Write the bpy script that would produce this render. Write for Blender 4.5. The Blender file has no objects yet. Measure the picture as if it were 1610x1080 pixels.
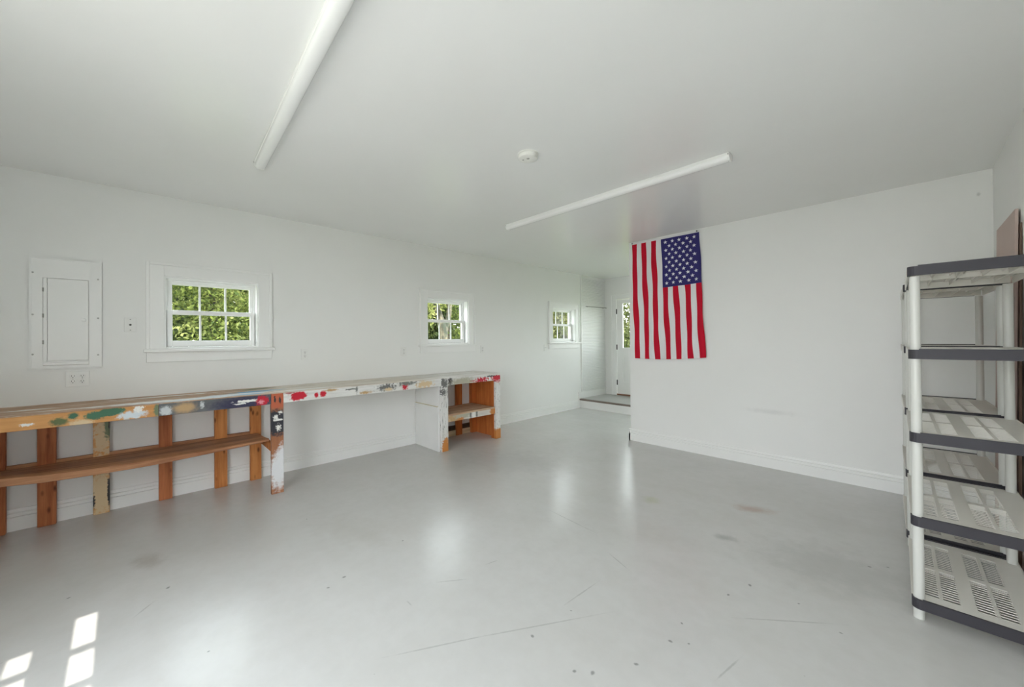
import bpy, math, random
import numpy as np
from mathutils import Vector, Matrix

random.seed(7)
rng = np.random.default_rng(11)
SC = bpy.context.scene
COL = SC.collection

# ------------------------------------------------------------------ sizes
XL, XR = -4.268, 0.448          # left wall, right wall
YF = 4.429                      # wall that carries the flag
YE = 6.750                      # end wall of the alcove (door)
YB = -1.0                       # wall behind the camera (its garage opening is added for daylight)
HC = 2.4956                     # ceiling
XA = -2.435                     # corner of the flag wall
XB = -3.70                      # front of the bench


def lin(r, g, b):
    def f(c):
        c /= 255.0
        return c / 12.92 if c <= 0.04045 else ((c + 0.055) / 1.055) ** 2.4
    return (f(r), f(g), f(b), 1.0)


# ------------------------------------------------------------------ node helpers
class NT:
    def __init__(self, nt):
        self.nt = nt

    def node(self, t, **kw):
        n = self.nt.nodes.new(t)
        for k, v in kw.items():
            setattr(n, k, v)
        return n

    def link(self, a, b):
        self.nt.links.new(a, b)

    def put(self, sock, v):
        if isinstance(v, bpy.types.NodeSocket):
            self.link(v, sock)
        else:
            sock.default_value = v

    def math(self, op, a, b=None, clamp=False):
        n = self.node('ShaderNodeMath', operation=op, use_clamp=clamp)
        self.put(n.inputs[0], a)
        if b is not None:
            self.put(n.inputs[1], b)
        return n.outputs[0]

    def mix(self, fac, a, b, mode='MIX'):
        n = self.node('ShaderNodeMix', data_type='RGBA', blend_type=mode)
        self.put(n.inputs[0], fac)
        self.put(n.inputs[6], a)
        self.put(n.inputs[7], b)
        return n.outputs[2]

    def noise(self, vec, scale, detail=3.0, rough=0.55):
        n = self.node('ShaderNodeTexNoise')
        if vec is not None:
            self.link(vec, n.inputs['Vector'])
        n.inputs['Scale'].default_value = scale
        n.inputs['Detail'].default_value = detail
        n.inputs['Roughness'].default_value = rough
        return n.outputs['Fac']

    def mapr(self, v, a, b, c=0.0, d=1.0):
        n = self.node('ShaderNodeMapRange')
        n.clamp = True
        self.put(n.inputs[0], v)
        for i, x in enumerate((a, b, c, d)):
            n.inputs[i + 1].default_value = x
        return n.outputs[0]

    def scale(self, vec, s):
        n = self.node('ShaderNodeMapping')
        self.link(vec, n.inputs[0])
        n.inputs['Scale'].default_value = s
        return n.outputs[0]

    def pos(self):
        return self.node('ShaderNodeNewGeometry').outputs['Position']

    def obj(self):
        return self.node('ShaderNodeTexCoord').outputs['Object']


def new_mat(name):
    m = bpy.data.materials.new(name)
    m.use_nodes = True
    t = NT(m.node_tree)
    b = m.node_tree.nodes['Principled BSDF']
    return m, t, b


def plain(name, c, rough=0.5, spec=0.5, metal=0.0, bump=0.0, bscale=60.0, vary=0.0):
    m, t, b = new_mat(name)
    b.inputs['Base Color'].default_value = c
    b.inputs['Roughness'].default_value = rough
    b.inputs['Specular IOR Level'].default_value = spec
    b.inputs['Metallic'].default_value = metal
    if vary:
        n = t.noise(t.obj(), 4.0, 4)
        dark = (c[0] * (1 - vary), c[1] * (1 - vary), c[2] * (1 - vary), 1)
        t.link(t.mix(t.mapr(n, 0.35, 0.7), c, dark), b.inputs['Base Color'])
    if bump:
        n = t.noise(t.obj(), bscale, 3)
        bp = t.node('ShaderNodeBump')
        bp.inputs['Strength'].default_value = bump
        bp.inputs['Distance'].default_value = 0.002
        t.link(n, bp.inputs['Height'])
        t.link(bp.outputs[0], b.inputs['Normal'])
    return m


# a soft-edged paint mark: node group
def make_mark_group():
    g = bpy.data.node_groups.new('paint_mark', 'ShaderNodeTree')
    itf = g.interface
    itf.new_socket('Vector', in_out='INPUT', socket_type='NodeSocketVector')
    itf.new_socket('Center', in_out='INPUT', socket_type='NodeSocketVector')
    itf.new_socket('Inverse', in_out='INPUT', socket_type='NodeSocketVector')
    itf.new_socket('Angle', in_out='INPUT', socket_type='NodeSocketFloat')
    itf.new_socket('Soft', in_out='INPUT', socket_type='NodeSocketFloat')
    itf.new_socket('Rough', in_out='INPUT', socket_type='NodeSocketFloat')
    itf.new_socket('Grain', in_out='INPUT', socket_type='NodeSocketFloat')
    itf.new_socket('Mask', in_out='OUTPUT', socket_type='NodeSocketFloat')
    t = NT(g)
    gi = t.node('NodeGroupInput')
    go = t.node('NodeGroupOutput')
    sub = t.node('ShaderNodeVectorMath', operation='SUBTRACT')
    t.link(gi.outputs['Vector'], sub.inputs[0])
    t.link(gi.outputs['Center'], sub.inputs[1])
    rot = t.node('ShaderNodeVectorRotate', rotation_type='Z_AXIS')
    t.link(sub.outputs[0], rot.inputs['Vector'])
    t.link(gi.outputs['Angle'], rot.inputs['Angle'])
    mul = t.node('ShaderNodeVectorMath', operation='MULTIPLY')
    t.link(rot.outputs[0], mul.inputs[0])
    t.link(gi.outputs['Inverse'], mul.inputs[1])
    ln = t.node('ShaderNodeVectorMath', operation='LENGTH')
    t.link(mul.outputs[0], ln.inputs[0])
    nz = t.node('ShaderNodeTexNoise')
    t.link(gi.outputs['Vector'], nz.inputs['Vector'])
    t.link(gi.outputs['Grain'], nz.inputs['Scale'])
    nz.inputs['Detail'].default_value = 4
    nz.inputs['Roughness'].default_value = 0.65
    n2 = t.math('MULTIPLY', t.math('SUBTRACT', nz.outputs['Fac'], 0.5), gi.outputs['Rough'])
    d = t.math('ADD', ln.outputs['Value'], t.math('MULTIPLY', n2, 2.0))
    hi = t.math('ADD', 1.0, gi.outputs['Soft'])
    lo = t.math('SUBTRACT', 1.0, gi.outputs['Soft'])
    mr = t.node('ShaderNodeMapRange', interpolation_type='SMOOTHSTEP')
    t.link(d, mr.inputs[0])
    t.link(lo, mr.inputs[1])
    t.link(hi, mr.inputs[2])
    mr.inputs[3].default_value = 1.0
    mr.inputs[4].default_value = 0.0
    t.link(mr.outputs[0], go.inputs['Mask'])
    return g


MARK = make_mark_group()


def mark(t, vec, cx, cy, rx, ry, soft=0.4, rough=0.6, angle=0.0, grain=40.0):
    n = t.node('ShaderNodeGroup')
    n.node_tree = MARK
    t.link(vec, n.inputs['Vector'])
    n.inputs['Center'].default_value = (cx, cy, 0)
    n.inputs['Inverse'].default_value = (1 / rx, 1 / ry, 0)
    n.inputs['Angle'].default_value = -angle
    n.inputs['Soft'].default_value = soft
    n.inputs['Rough'].default_value = rough
    n.inputs['Grain'].default_value = grain
    return n.outputs[0]


def plane_vec(t, a, b):
    s = t.node('ShaderNodeSeparateXYZ')
    t.link(t.pos(), s.inputs[0])
    c = t.node('ShaderNodeCombineXYZ')
    t.link(s.outputs[a], c.inputs[0])
    t.link(s.outputs[b], c.inputs[1])
    return c.outputs[0], s


# ------------------------------------------------------------------ mesh helpers
class MB:
    def __init__(self):
        self.v, self.f, self.m, self.s = [], [], [], []

    def face(self, pts, mi=0, smooth=False):
        i = len(self.v)
        self.v += [tuple(p) for p in pts]
        self.f.append(tuple(range(i, i + len(pts))))
        self.m.append(mi)
        self.s.append(smooth)

    def box(self, x0, x1, y0, y1, z0, z1, mi=0, M=None):
        x0, x1 = sorted((x0, x1)); y0, y1 = sorted((y0, y1)); z0, z1 = sorted((z0, z1))
        i = len(self.v)
        P = [(x0, y0, z0), (x1, y0, z0), (x1, y1, z0), (x0, y1, z0), (x0, y0, z1), (x1, y0, z1), (x1, y1, z1), (x0, y1, z1)]
        if M is not None:
            P = [tuple(M @ Vector(p)) for p in P]
        self.v += P
        for q in ((0, 3, 2, 1), (4, 5, 6, 7), (0, 1, 5, 4), (1, 2, 6, 5), (2, 3, 7, 6), (3, 0, 4, 7)):
            self.f.append(tuple(i + k for k in q)); self.m.append(mi); self.s.append(False)
        return self

    def prism(self, poly, axis, a, b, mi=0, smooth=False):
        """poly: 2D points, extruded along axis ('x','y','z') from a to b"""
        def P(p, t):
            if axis == 'x': return (t, p[0], p[1])
            if axis == 'y': return (p[0], t, p[1])
            return (p[0], p[1], t)
        n = len(poly); i = len(self.v)
        self.v += [P(p, a) for p in poly] + [P(p, b) for p in poly]
        for k in range(n):
            k2 = (k + 1) % n
            self.f.append((i + k, i + k2, i + n + k2, i + n + k)); self.m.append(mi); self.s.append(smooth)
        self.f.append(tuple(i + k for k in reversed(range(n)))); self.m.append(mi); self.s.append(False)
        self.f.append(tuple(i + n + k for k in range(n))); self.m.append(mi); self.s.append(False)
        return self

    def lathe(self, prof, c, axis='z', n=28, mi=0):
        """prof: (radius, height) along the axis from the point c"""
        i = len(self.v)
        for r, h in prof:
            for k in range(n):
                a = 2 * math.pi * k / n
                u, w = r * math.cos(a), r * math.sin(a)
                if axis == 'z': p = (c[0] + u, c[1] + w, c[2] + h)
                elif axis == 'x': p = (c[0] + h, c[1] + u, c[2] + w)
                else: p = (c[0] + u, c[1] + h, c[2] + w)
                self.v.append(p)
        for j in range(len(prof) - 1):
            for k in range(n):
                k2 = (k + 1) % n
                self.f.append((i + j * n + k, i + j * n + k2, i + (j + 1) * n + k2, i + (j + 1) * n + k))
                self.m.append(mi); self.s.append(True)
        self.f.append(tuple(i + k for k in reversed(range(n)))); self.m.append(mi); self.s.append(False)
        j = len(prof) - 1
        self.f.append(tuple(i + j * n + k for k in range(n))); self.m.append(mi); self.s.append(False)
        return self

    def tube(self, pts, radii, n=8, mi=0):
        i = len(self.v)
        N = len(pts)
        for j, (p, r) in enumerate(zip(pts, radii)):
            p = Vector(p)
            d = (Vector(pts[min(j + 1, N - 1)]) - Vector(pts[max(j - 1, 0)])).normalized()
            a = d.cross(Vector((0.3, 0.9, 0.2))).normalized()
            b = d.cross(a).normalized()
            for k in range(n):
                t = 2 * math.pi * k / n
                self.v.append(tuple(p + a * (r * math.cos(t)) + b * (r * math.sin(t))))
        for j in range(N - 1):
            for k in range(n):
                k2 = (k + 1) % n
                self.f.append((i + j * n + k, i + j * n + k2, i + (j + 1) * n + k2, i + (j + 1) * n + k))
                self.m.append(mi); self.s.append(True)
        self.f.append(tuple(i + k for k in range(n))); self.m.append(mi); self.s.append(False)
        self.f.append(tuple(i + (N - 1) * n + k for k in range(n))); self.m.append(mi); self.s.append(False)
        return self

    def build(self, name, mats, parent=None, bevel=0.0, seg=2, at=None):
        """vertices are in world space (parent's world position is taken off)"""
        me = bpy.data.meshes.new(name)
        off = Vector((0, 0, 0))
        if parent is not None:
            p = parent
            while p is not None:
                off += p.location
                p = p.parent
        if at is not None:
            off = Vector(at)
        me.from_pydata([(x - off.x, y - off.y, z - off.z) for x, y, z in self.v], [], self.f)
        if not isinstance(mats, (list, tuple)):
            mats = [mats]
        for m in mats:
            me.materials.append(m)
        me.polygons.foreach_set('material_index', self.m)
        me.polygons.foreach_set('use_smooth', self.s)
        me.update()
        if any(self.s):
            me.set_sharp_from_angle(angle=0.7)
        o = bpy.data.objects.new(name, me)
        COL.objects.link(o)
        if parent is not None:
            o.parent = parent
        elif at is not None:
            o.location = at
        if bevel:
            b = o.modifiers.new('bevel', 'BEVEL')
            b.width = bevel
            b.segments = seg
            b.limit_method = 'ANGLE'
        return o


def box(*a):
    return MB().box(*a)


def empty(name, loc):
    o = bpy.data.objects.new(name, None)
    o.empty_display_size = 0.1
    COL.objects.link(o)
    o.location = loc
    return o


def tag(o, label, cat, group=None):
    o['label'] = label
    o['category'] = cat
    if group:
        o['group'] = group
    return o


def struct(o):
    o['kind'] = 'structure'
    return o


# ------------------------------------------------------------------ materials
def wall_paint(name, c, rough, spec, marks=()):
    m, t, b = new_mat(name)
    p = t.pos()
    n = t.noise(p, 1.1, 4, 0.6)
    col = t.mix(t.mapr(n, 0.3, 0.7), (c[0], c[1], c[2], 1), (c[0] * 0.975, c[1] * 0.975, c[2] * 0.97, 1))
    v, s = plane_vec(t, 0, 2)
    for (cx, cy, rx, ry, a) in marks:
        col = t.mix(t.math('MULTIPLY', mark(t, v, cx, cy, rx, ry, 0.8, 1.0, 0, 14.0), a), col, lin(120, 122, 118))
    t.link(col, b.inputs['Base Color'])
    b.inputs['Roughness'].default_value = rough
    b.inputs['Specular IOR Level'].default_value = spec
    n2 = t.noise(p, 130, 2)
    n3 = t.noise(p, 2.2, 2)
    bp = t.node('ShaderNodeBump')
    bp.inputs['Strength'].default_value = 0.12
    bp.inputs['Distance'].default_value = 0.0015
    t.link(t.math('ADD', t.math('MULTIPLY', n2, 0.25), t.math('MULTIPLY', n3, 1.0)), bp.inputs['Height'])
    t.link(bp.outputs[0], b.inputs['Normal'])
    return m


WHITE = (0.83, 0.83, 0.815)
M_WALL = wall_paint('wall_paint', WHITE, 0.55, 0.35)
M_FLAGWALL = wall_paint('flag_wall_paint', WHITE, 0.5, 0.4,
                        [(-0.95, 0.55, 0.17, 0.02, 0.12), (0.38, 2.325, 0.008, 0.012, 0.35)])
M_CEIL = wall_paint('ceiling_gloss_paint', (0.84, 0.84, 0.83), 0.24, 0.5)
M_TRIM = plain('white_trim_paint', (0.84, 0.84, 0.825, 1), 0.35, 0.5)
M_VINYL = plain('white_vinyl', (0.86, 0.86, 0.85, 1), 0.3, 0.5)
M_PLATE = plain('white_plate', (0.80, 0.80, 0.78, 1), 0.35, 0.5)
M_SLOT = plain('dark_slot', lin(70, 70, 70), 0.6)
M_SCREW = plain('screw', lin(176, 176, 172), 0.4, 0.5, 0.2)
M_GASKET = plain('glazing_gasket', lin(90, 92, 88), 0.5)
M_BLACK = plain('black_metal', lin(38, 38, 38), 0.45)
M_PANEL = plain('painted_steel', (0.82, 0.82, 0.805, 1), 0.4, 0.5)
M_LENS = plain('white_acrylic', (0.88, 0.88, 0.87, 1), 0.16, 0.5)
M_HOUSING = plain('white_enamel', (0.84, 0.84, 0.82, 1), 0.3, 0.5)
M_DETECT = plain('detector_plastic', (0.80, 0.80, 0.76, 1), 0.4)
M_PLASTIC = plain('pale_grey_plastic', lin(226, 223, 216), 0.42, 0.5, vary=0.04)
M_POST = plain('white_plastic_post', lin(206, 206, 201), 0.35, 0.5)
M_EDGE = plain('charcoal_plastic', lin(56, 54, 60), 0.5, 0.4, bump=0.1, vary=0.12)
M_EDGEDK = plain('charcoal_plastic_dark', lin(70, 69, 74), 0.5, 0.5)
M_PINK = plain('pinkish_hardboard', lin(196, 176, 168), 0.6, 0.3, vary=0.06)
M_BROWN = plain('brown_hardboard', lin(112, 92, 80), 0.65, 0.3, vary=0.2)
M_THRESH = plain('wood_threshold', lin(140, 100, 78), 0.5)
M_ROD = plain('grey_metal_rod', lin(150, 150, 146), 0.4, 0.5, 0.5)


def mat_glass():
    m = bpy.data.materials.new('window_glass')
    m.use_nodes = True
    nt = m.node_tree
    nt.nodes.clear()
    t = NT(nt)
    out = t.node('ShaderNodeOutputMaterial')
    tr = t.node('ShaderNodeBsdfTransparent')
    tr.inputs[0].default_value = (0.95, 0.97, 0.95, 1)
    gl = t.node('ShaderNodeBsdfGlossy')
    gl.inputs['Roughness'].default_value = 0.01
    fr = t.node('ShaderNodeFresnel')
    fr.inputs[0].default_value = 1.25
    mx = t.node('ShaderNodeMixShader')
    ge = t.node('ShaderNodeNewGeometry')
    t.link(t.math('MULTIPLY', fr.outputs[0], t.math('SUBTRACT', 1.0, ge.outputs['Backfacing'])), mx.inputs[0])
    t.link(tr.outputs[0], mx.inputs[1])
    t.link(gl.outputs[0], mx.inputs[2])
    t.link(mx.outputs[0], out.inputs[0])
    return m


M_GLASS = mat_glass()


def mat_floor():
    m, t, b = new_mat('grey_painted_concrete')
    p = t.pos()
    big = t.noise(p, 0.75, 5, 0.6)
    mid = t.noise(t.scale(p, (1, 1, 1)), 3.5, 5, 0.65)
    col = t.mix(t.mapr(big, 0.35, 0.68), lin(206, 205, 203), lin(199, 198, 195))
    col = t.mix(t.math('MULTIPLY', t.mapr(mid, 0.42, 0.80), 0.25), col, lin(190, 188, 184))
    fine = t.noise(p, 14.0, 4, 0.6)
    col = t.mix(t.math('MULTIPLY', t.mapr(fine, 0.4, 0.7), 0.10), col, lin(176, 174, 170))
    cloud = t.noise(t.scale(p, (1.0, 1.6, 1.0)), 1.7, 4, 0.6)
    col = t.mix(t.math('MULTIPLY', t.mapr(cloud, 0.45, 0.75), 0.30), col, lin(188, 185, 179))
    v, s = plane_vec(t, 0, 1)
    # stains
    for (cx, cy, rx, ry, c, a) in ((-0.80, 3.27, 0.11, 0.05, lin(176, 140, 120), 0.5), (-1.42, 2.887, 0.05, 0.05, lin(176, 176, 130), 0.4),
                                   (-0.82, 2.67, 0.05, 0.03, lin(120, 118, 112), 0.4), (-3.1, 0.02, 0.09, 0.05, lin(150, 136, 124), 0.4),
                                   (-2.65, 1.0, 0.30, 0.12, lin(176, 172, 162), 0.25), (-0.25, 2.75, 0.35, 0.22, lin(150, 150, 146), 0.3),
                                   (-2.9, 2.75, 0.5, 0.3, lin(172, 166, 166), 0.3)):
        col = t.mix(t.math('MULTIPLY', mark(t, v, cx, cy, rx, ry, 0.8, 1.1, 0.3, 9.0), a), col, c)
    # scratches
    for (cx, cy, L, a) in ((-1.382, 0.872, .163, 1.069), (-1.164, 1.251, .273, 1.035), (-1.15, 1.585, .106, 1.514), (-0.491, 1.624, .07, 1.378),
                           (-1.67, 1.437, .035, 1.35), (-1.698, .926, .019, 0), (-1.165, 1.961, .072, -.38), (-1.694, 1.174, .067, .95),
                           (-1.666, 2.163, .166, -.093), (-.393, 2.08, .175, .703), (-2.556, -.005, .05, 2.45)):
        col = t.mix(t.math('MULTIPLY', mark(t, v, cx, cy, L, 0.0035, 0.6, 0.9, a, 25.0), 0.38), col, lin(140, 140, 136))
    for i, (x, y) in enumerate(((-3.016, .838), (-2.099, .684), (-2.133, .777), (-2.252, 1.186), (-1.134, 1.202), (-1.111, 1.445), (-.902, 1.19), (-.848, 1.234),
                                (-.713, 1.734), (-.706, 1.597), (-.646, 1.639), (-.629, 2.091), (-.575, 2.251), (-.084, 2.965), (-.155, 2.901), (-.372, 2.261),
                                (-2.94, -.277), (-2.692, .085), (-.209, 2.165), (-.751, 1.389), (-2.02, .188))):
        r = 0.0035 + 0.004 * ((i * 7) % 5) / 5
        col = t.mix(t.math('MULTIPLY', mark(t, v, x, y, r * 1.4, r, 0.5, 0.6, i * 0.7, 60.0), 0.6), col, lin(96, 96, 92))
    # fine specks
    vo = t.node('ShaderNodeTexVoronoi')
    t.link(p, vo.inputs['Vector'])
    vo.inputs['Scale'].default_value = 7.0
    sp = t.mapr(vo.outputs['Distance'], 0.012, 0.03, 1.0, 0.0)
    gate = t.mapr(t.noise(p, 2.3, 2), 0.52, 0.58)
    col = t.mix(t.math('MULTIPLY', t.math('MULTIPLY', sp, gate), 0.5), col, lin(110, 110, 105))
    t.link(col, b.inputs['Base Color'])
    b.inputs['Roughness'].default_value = 0.24
    b.inputs['Specular IOR Level'].default_value = 0.5
    bp = t.node('ShaderNodeBump')
    bp.inputs['Strength'].default_value = 0.22
    bp.inputs['Distance'].default_value = 0.004
    t.link(t.math('ADD', t.noise(p, 5.0, 4, 0.6), t.math('MULTIPLY', t.noise(p, 45, 2), 0.1)), bp.inputs['Height'])
    t.link(bp.outputs[0], b.inputs['Normal'])
    return m


M_FLOOR = mat_floor()


def wood_colour(t, grain, light, dark, knot=True, contrast=1.0):
    """fir board colour; grain = axis index along which the grain runs"""
    p = t.pos()
    sc = [26.0, 26.0, 26.0]
    sc[grain] = 1.6
    q = t.scale(p, tuple(sc))
    n1 = t.noise(q, 1.0, 4, 0.6)
    n2 = t.noise(p, 3.0, 3, 0.6)
    col = t.mix(t.math('MULTIPLY', t.mapr(n1, 0.38, 0.66), contrast), light, dark)
    col = t.mix(t.math('MULTIPLY', t.mapr(n2, 0.45, 0.75), 0.45), col, (dark[0] * 0.8, dark[1] * 0.75, dark[2] * 0.7, 1))
    if knot:
        k = [19.0, 19.0, 19.0]
        k[grain] = 7.5
        vo = t.node('ShaderNodeTexVoronoi')
        t.link(t.scale(p, tuple(k)), vo.inputs['Vector'])
        vo.inputs['Scale'].default_value = 1.0
        km = t.mapr(vo.outputs['Distance'], 0.09, 0.24, 1.0, 0.0)
        col = t.mix(t.math('MULTIPLY', km, 0.85), col, (dark[0] * 0.22, dark[1] * 0.18, dark[2] * 0.16, 1))
    return col


def wood(name, grain, light, dark, rough=0.6, knot=True):
    m, t, b = new_mat(name)
    t.link(wood_colour(t, grain, light, dark, knot), b.inputs['Base Color'])
    b.inputs['Roughness'].default_value = rough
    b.inputs['Specular IOR Level'].default_value = 0.3
    return m


FIR_L, FIR_D = lin(214, 146, 84), lin(176, 104, 54)
RED_L, RED_D = lin(196, 122, 78), lin(150, 84, 50)
M_STUD = wood('fir_upright', 2, FIR_L, FIR_D)
M_STUDR = wood('red_fir_upright', 2, RED_L, RED_D)
M_SHELFW = wood('worn_shelf_wood', 1, lin(190, 140, 102), lin(140, 92, 62), 0.55, False)
M_PLY = wood('orange_plywood', 2, lin(206, 124, 66), lin(180, 98, 48), 0.55, False)
M_CREAMW = wood('raw_cream_board', 1, lin(216, 198, 164), lin(190, 168, 130), 0.7, False)
M_DARKW = wood('dark_brown_board', 1, lin(92, 72, 58), lin(62, 48, 40), 0.7, False)

PAINT = {
    'white': lin(232, 230, 226), 'whiteg': lin(222, 222, 224), 'greywhite': lin(196, 200, 202), 'bluewhite': lin(208, 216, 222),
    'grn': lin(58, 104, 78), 'grn_olive': lin(92, 104, 62), 'olive': lin(110, 122, 92), 'tanlt': lin(214, 190, 152), 'tan': lin(186, 154, 112),
    'navy': lin(52, 50, 76), 'red': lin(196, 32, 52), 'pinkw': lin(224, 150, 160), 'redor': lin(186, 98, 68), 'dark': lin(52, 48, 50),
    'black': lin(50, 50, 58), 'redbr': lin(170, 110, 108), 'grey': lin(120, 122, 118), 'greyd': lin(112, 112, 110), 'greytan': lin(178, 174, 156),
    'orange': lin(196, 128, 66),
}


def painted(name, base, marks, grain=1, rough=0.5, flecks=None, colour=None):
    """board whose face lies in the y-z plane: base wood or paint with marks on it"""
    m, t, b = new_mat(name)
    if base == 'fir':
        col = wood_colour(t, grain, lin(214, 158, 96), lin(184, 124, 64), False, 0.6)
    elif base == 'brownfir':
        col = wood_colour(t, grain, lin(176, 120, 84), lin(146, 92, 62), False, 0.8)
    elif base == 'slate':
        p = t.pos()
        q = t.scale(p, (10, 2.5, 22))
        col = t.mix(t.mapr(t.noise(q, 2.0, 4), 0.35, 0.7), lin(84, 88, 94), lin(112, 112, 110))
    else:
        p = t.pos()
        sc = [30, 30, 30]
        sc[grain] = 3
        col = t.mix(t.mapr(t.noise(t.scale(p, tuple(sc)), 1.0, 4, 0.65), 0.45, 0.8), colour or lin(226, 225, 222), lin(196, 194, 188))
    v, s = plane_vec(t, 1, 2)
    if flecks:
        fc, th, sc = flecks
        f = t.mapr(t.noise(t.scale(t.pos(), sc), 1.0, 5, 0.7), th, th + 0.05)
        col = t.mix(t.math('MULTIPLY', f, 0.85), col, fc)
    for (c, y, z, ry, rz, soft, rg) in marks:
        big = max(ry, rz)
        col = t.mix(mark(t, v, y, z, ry, rz, soft * 0.8, rg * 1.5, 0.0, 38.0 if big > 0.05 else 75.0), col, PAINT[c])
    t.link(col, b.inputs['Base Color'])
    b.inputs['Roughness'].default_value = rough
    b.inputs['Specular IOR Level'].default_value = 0.4
    return m


MK = {
    'A': [('grn_olive', -0.387, 0.789, 0.037, 0.024, 0.5, 0.5), ('white', -0.514, 0.79, 0.026, 0.008, 0.3, 0.9), ('tanlt', -0.294, 0.767, 0.05, 0.02, 0.6, 0.5),
          ('grn', -0.329, 0.817, 0.022, 0.02, 0.45, 0.4), ('grn', -0.233, 0.806, 0.05, 0.024, 0.3, 0.5), ('grn', -0.16, 0.820, 0.065, 0.026, 0.25, 0.5),
          ('bluewhite', -0.06, 0.787, 0.063, 0.026, 0.5, 0.9), ('white', -0.03, 0.825, 0.022, 0.027, 0.25, 1.2), ('olive', 0.063, 0.801, 0.017, 0.041, 0.4, 0.5)],
    'B': [('greywhite', 0.11, 0.79, 0.031, 0.032, 0.45, 0.5), ('tan', 0.214, 0.799, 0.058, 0.037, 0.7, 0.4), ('navy', 0.579, 0.787, 0.199, 0.06, 0.6, 0.3),
          ('white', 0.613, 0.804, 0.088, 0.010, 0.35, 0.9), ('white', 0.55, 0.786, 0.038, 0.006, 0.4, 0.8), ('red', 0.70, 0.795, 0.042, 0.042, 0.3, 0.8),
          ('pinkw', 0.690, 0.785, 0.020, 0.014, 0.5, 1.3), ('greywhite', 0.312, 0.81, 0.011, 0.024, 0.5, 1.2)],
    'L1': [('redor', 0.802, 0.782, 0.066, 0.07, 0.25, 0.5), ('dark', 0.788, 0.794, 0.007, 0.027, 0.4, 0.9), ('dark', 0.825, 0.784, 0.008, 0.027, 0.4, 0.9),
           ('black', 0.806, 0.599, 0.11, 0.107, 0.25, 0.4), ('white', 0.792, 0.644, 0.016, 0.018, 0.4, 1.1), ('white', 0.811, 0.619, 0.036, 0.009, 0.4, 0.8),
           ('white', 0.815, 0.554, 0.016, 0.024, 0.5, 1.4), ('white', 0.83, 0.681, 0.015, 0.012, 0.5, 1.2), ('whiteg', 0.815, 0.19, 0.06, 0.15, 0.45, 0.5),
           ('whiteg', 0.836, 0.32, 0.026, 0.085, 0.6, 0.7)],
    'C': [('red', 0.967, 0.803, 0.066, 0.038, 0.25, 0.5), ('redbr', 0.898, 0.84, 0.039, 0.011, 0.4, 0.8), ('red', 1.114, 0.797, 0.017, 0.022, 0.35, 0.4),
          ('red', 1.171, 0.802, 0.027, 0.027, 0.3, 0.4), ('tan', 1.237, 0.828, 0.057, 0.010, 0.6, 0.8), ('grey', 1.423, 0.819, 0.055, 0.006, 0.5, 1.3),
          ('grey', 1.477, 0.813, 0.009, 0.033, 0.5, 1.3), ('tan', 1.565, 0.774, 0.051, 0.014, 0.5, 0.8), ('greyd', 1.783, 0.806, 0.085, 0.032, 0.5, 1.4),
          ('tanlt', 1.803, 0.782, 0.042, 0.016, 0.5, 0.8), ('red', 1.989, 0.798, 0.030, 0.040, 0.3, 1.3), ('tanlt', 2.227, 0.797, 0.097, 0.038, 0.5, 1.2),
          ('grey', 2.012, 0.826, 0.091, 0.02, 0.5, 1.5)],
    'D': [('dark', 2.565, 0.798, 0.031, 0.045, 0.4, 1.2), ('greytan', 2.749, 0.78, 0.164, 0.05, 0.5, 0.6), ('red', 3.034, 0.779, 0.104, 0.03, 0.3, 1.6),
          ('red', 3.29, 0.792, 0.089, 0.037, 0.3, 0.8), ('dark', 3.192, 0.818, 0.087, 0.007, 0.5, 1.2)],
    'L2': [('greyd', 2.469, 0.791, 0.036, 0.055, 0.3, 1.5), ('greyd', 2.468, 0.682, 0.045, 0.032, 0.3, 1.5), ('greyd', 2.503, 0.773, 0.02, 0.035, 0.4, 1.6),
           ('orange', 2.497, 0.035, 0.05, 0.12, 0.25, 0.7)],
    'L3': [('red', 3.301, 0.787, 0.067, 0.05, 0.3, 0.8), ('orange', 3.30, 0.04, 0.14, 0.09, 0.10, 0.35)],
}
M_RAILA = painted('rail_fir_green_paint', 'fir', MK['A'])
M_RAILB = painted('rail_dark_paint', 'slate', MK['B'])
M_RAILC = painted('rail_white_red_paint', 'white', MK['C'])
M_RAILD = painted('rail_white_grey_paint', 'white', MK['D'])
M_LEG1 = painted('leg_dark_white_paint', 'brownfir', MK['L1'], 2)
M_LEG2 = painted('leg_white_grey_paint', 'white', MK['L2'], 2, flecks=(lin(140, 140, 136), 0.56, (40, 60, 12)))
M_LEG3 = painted('leg_white_black_flecks', 'white', MK['L3'], 2, flecks=(lin(60, 58, 60), 0.585, (30, 60, 26)))
M_CSHELF = painted('cabinet_shelf_rail_paint', 'white', [('tan', 2.62, 0.36, 0.10, 0.06, 0.6, 1.0), ('greytan', 2.75, 0.385, 0.12, 0.04, 0.5, 1.0), ('orange', 2.72, 0.335, 0.05, 0.02, 0.5, 1.0),
                                                        ('grey', 2.87, 0.37, 0.012, 0.05, 0.4, 0.9), ('white', 2.92, 0.37, 0.03, 0.05, 0.4, 0.9), ('grey', 2.965, 0.37, 0.014, 0.05, 0.4, 0.9),
                                                        ('orange', 3.235, 0.37, 0.05, 0.07, 0.3, 0.4)], colour=lin(214, 206, 196))


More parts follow.
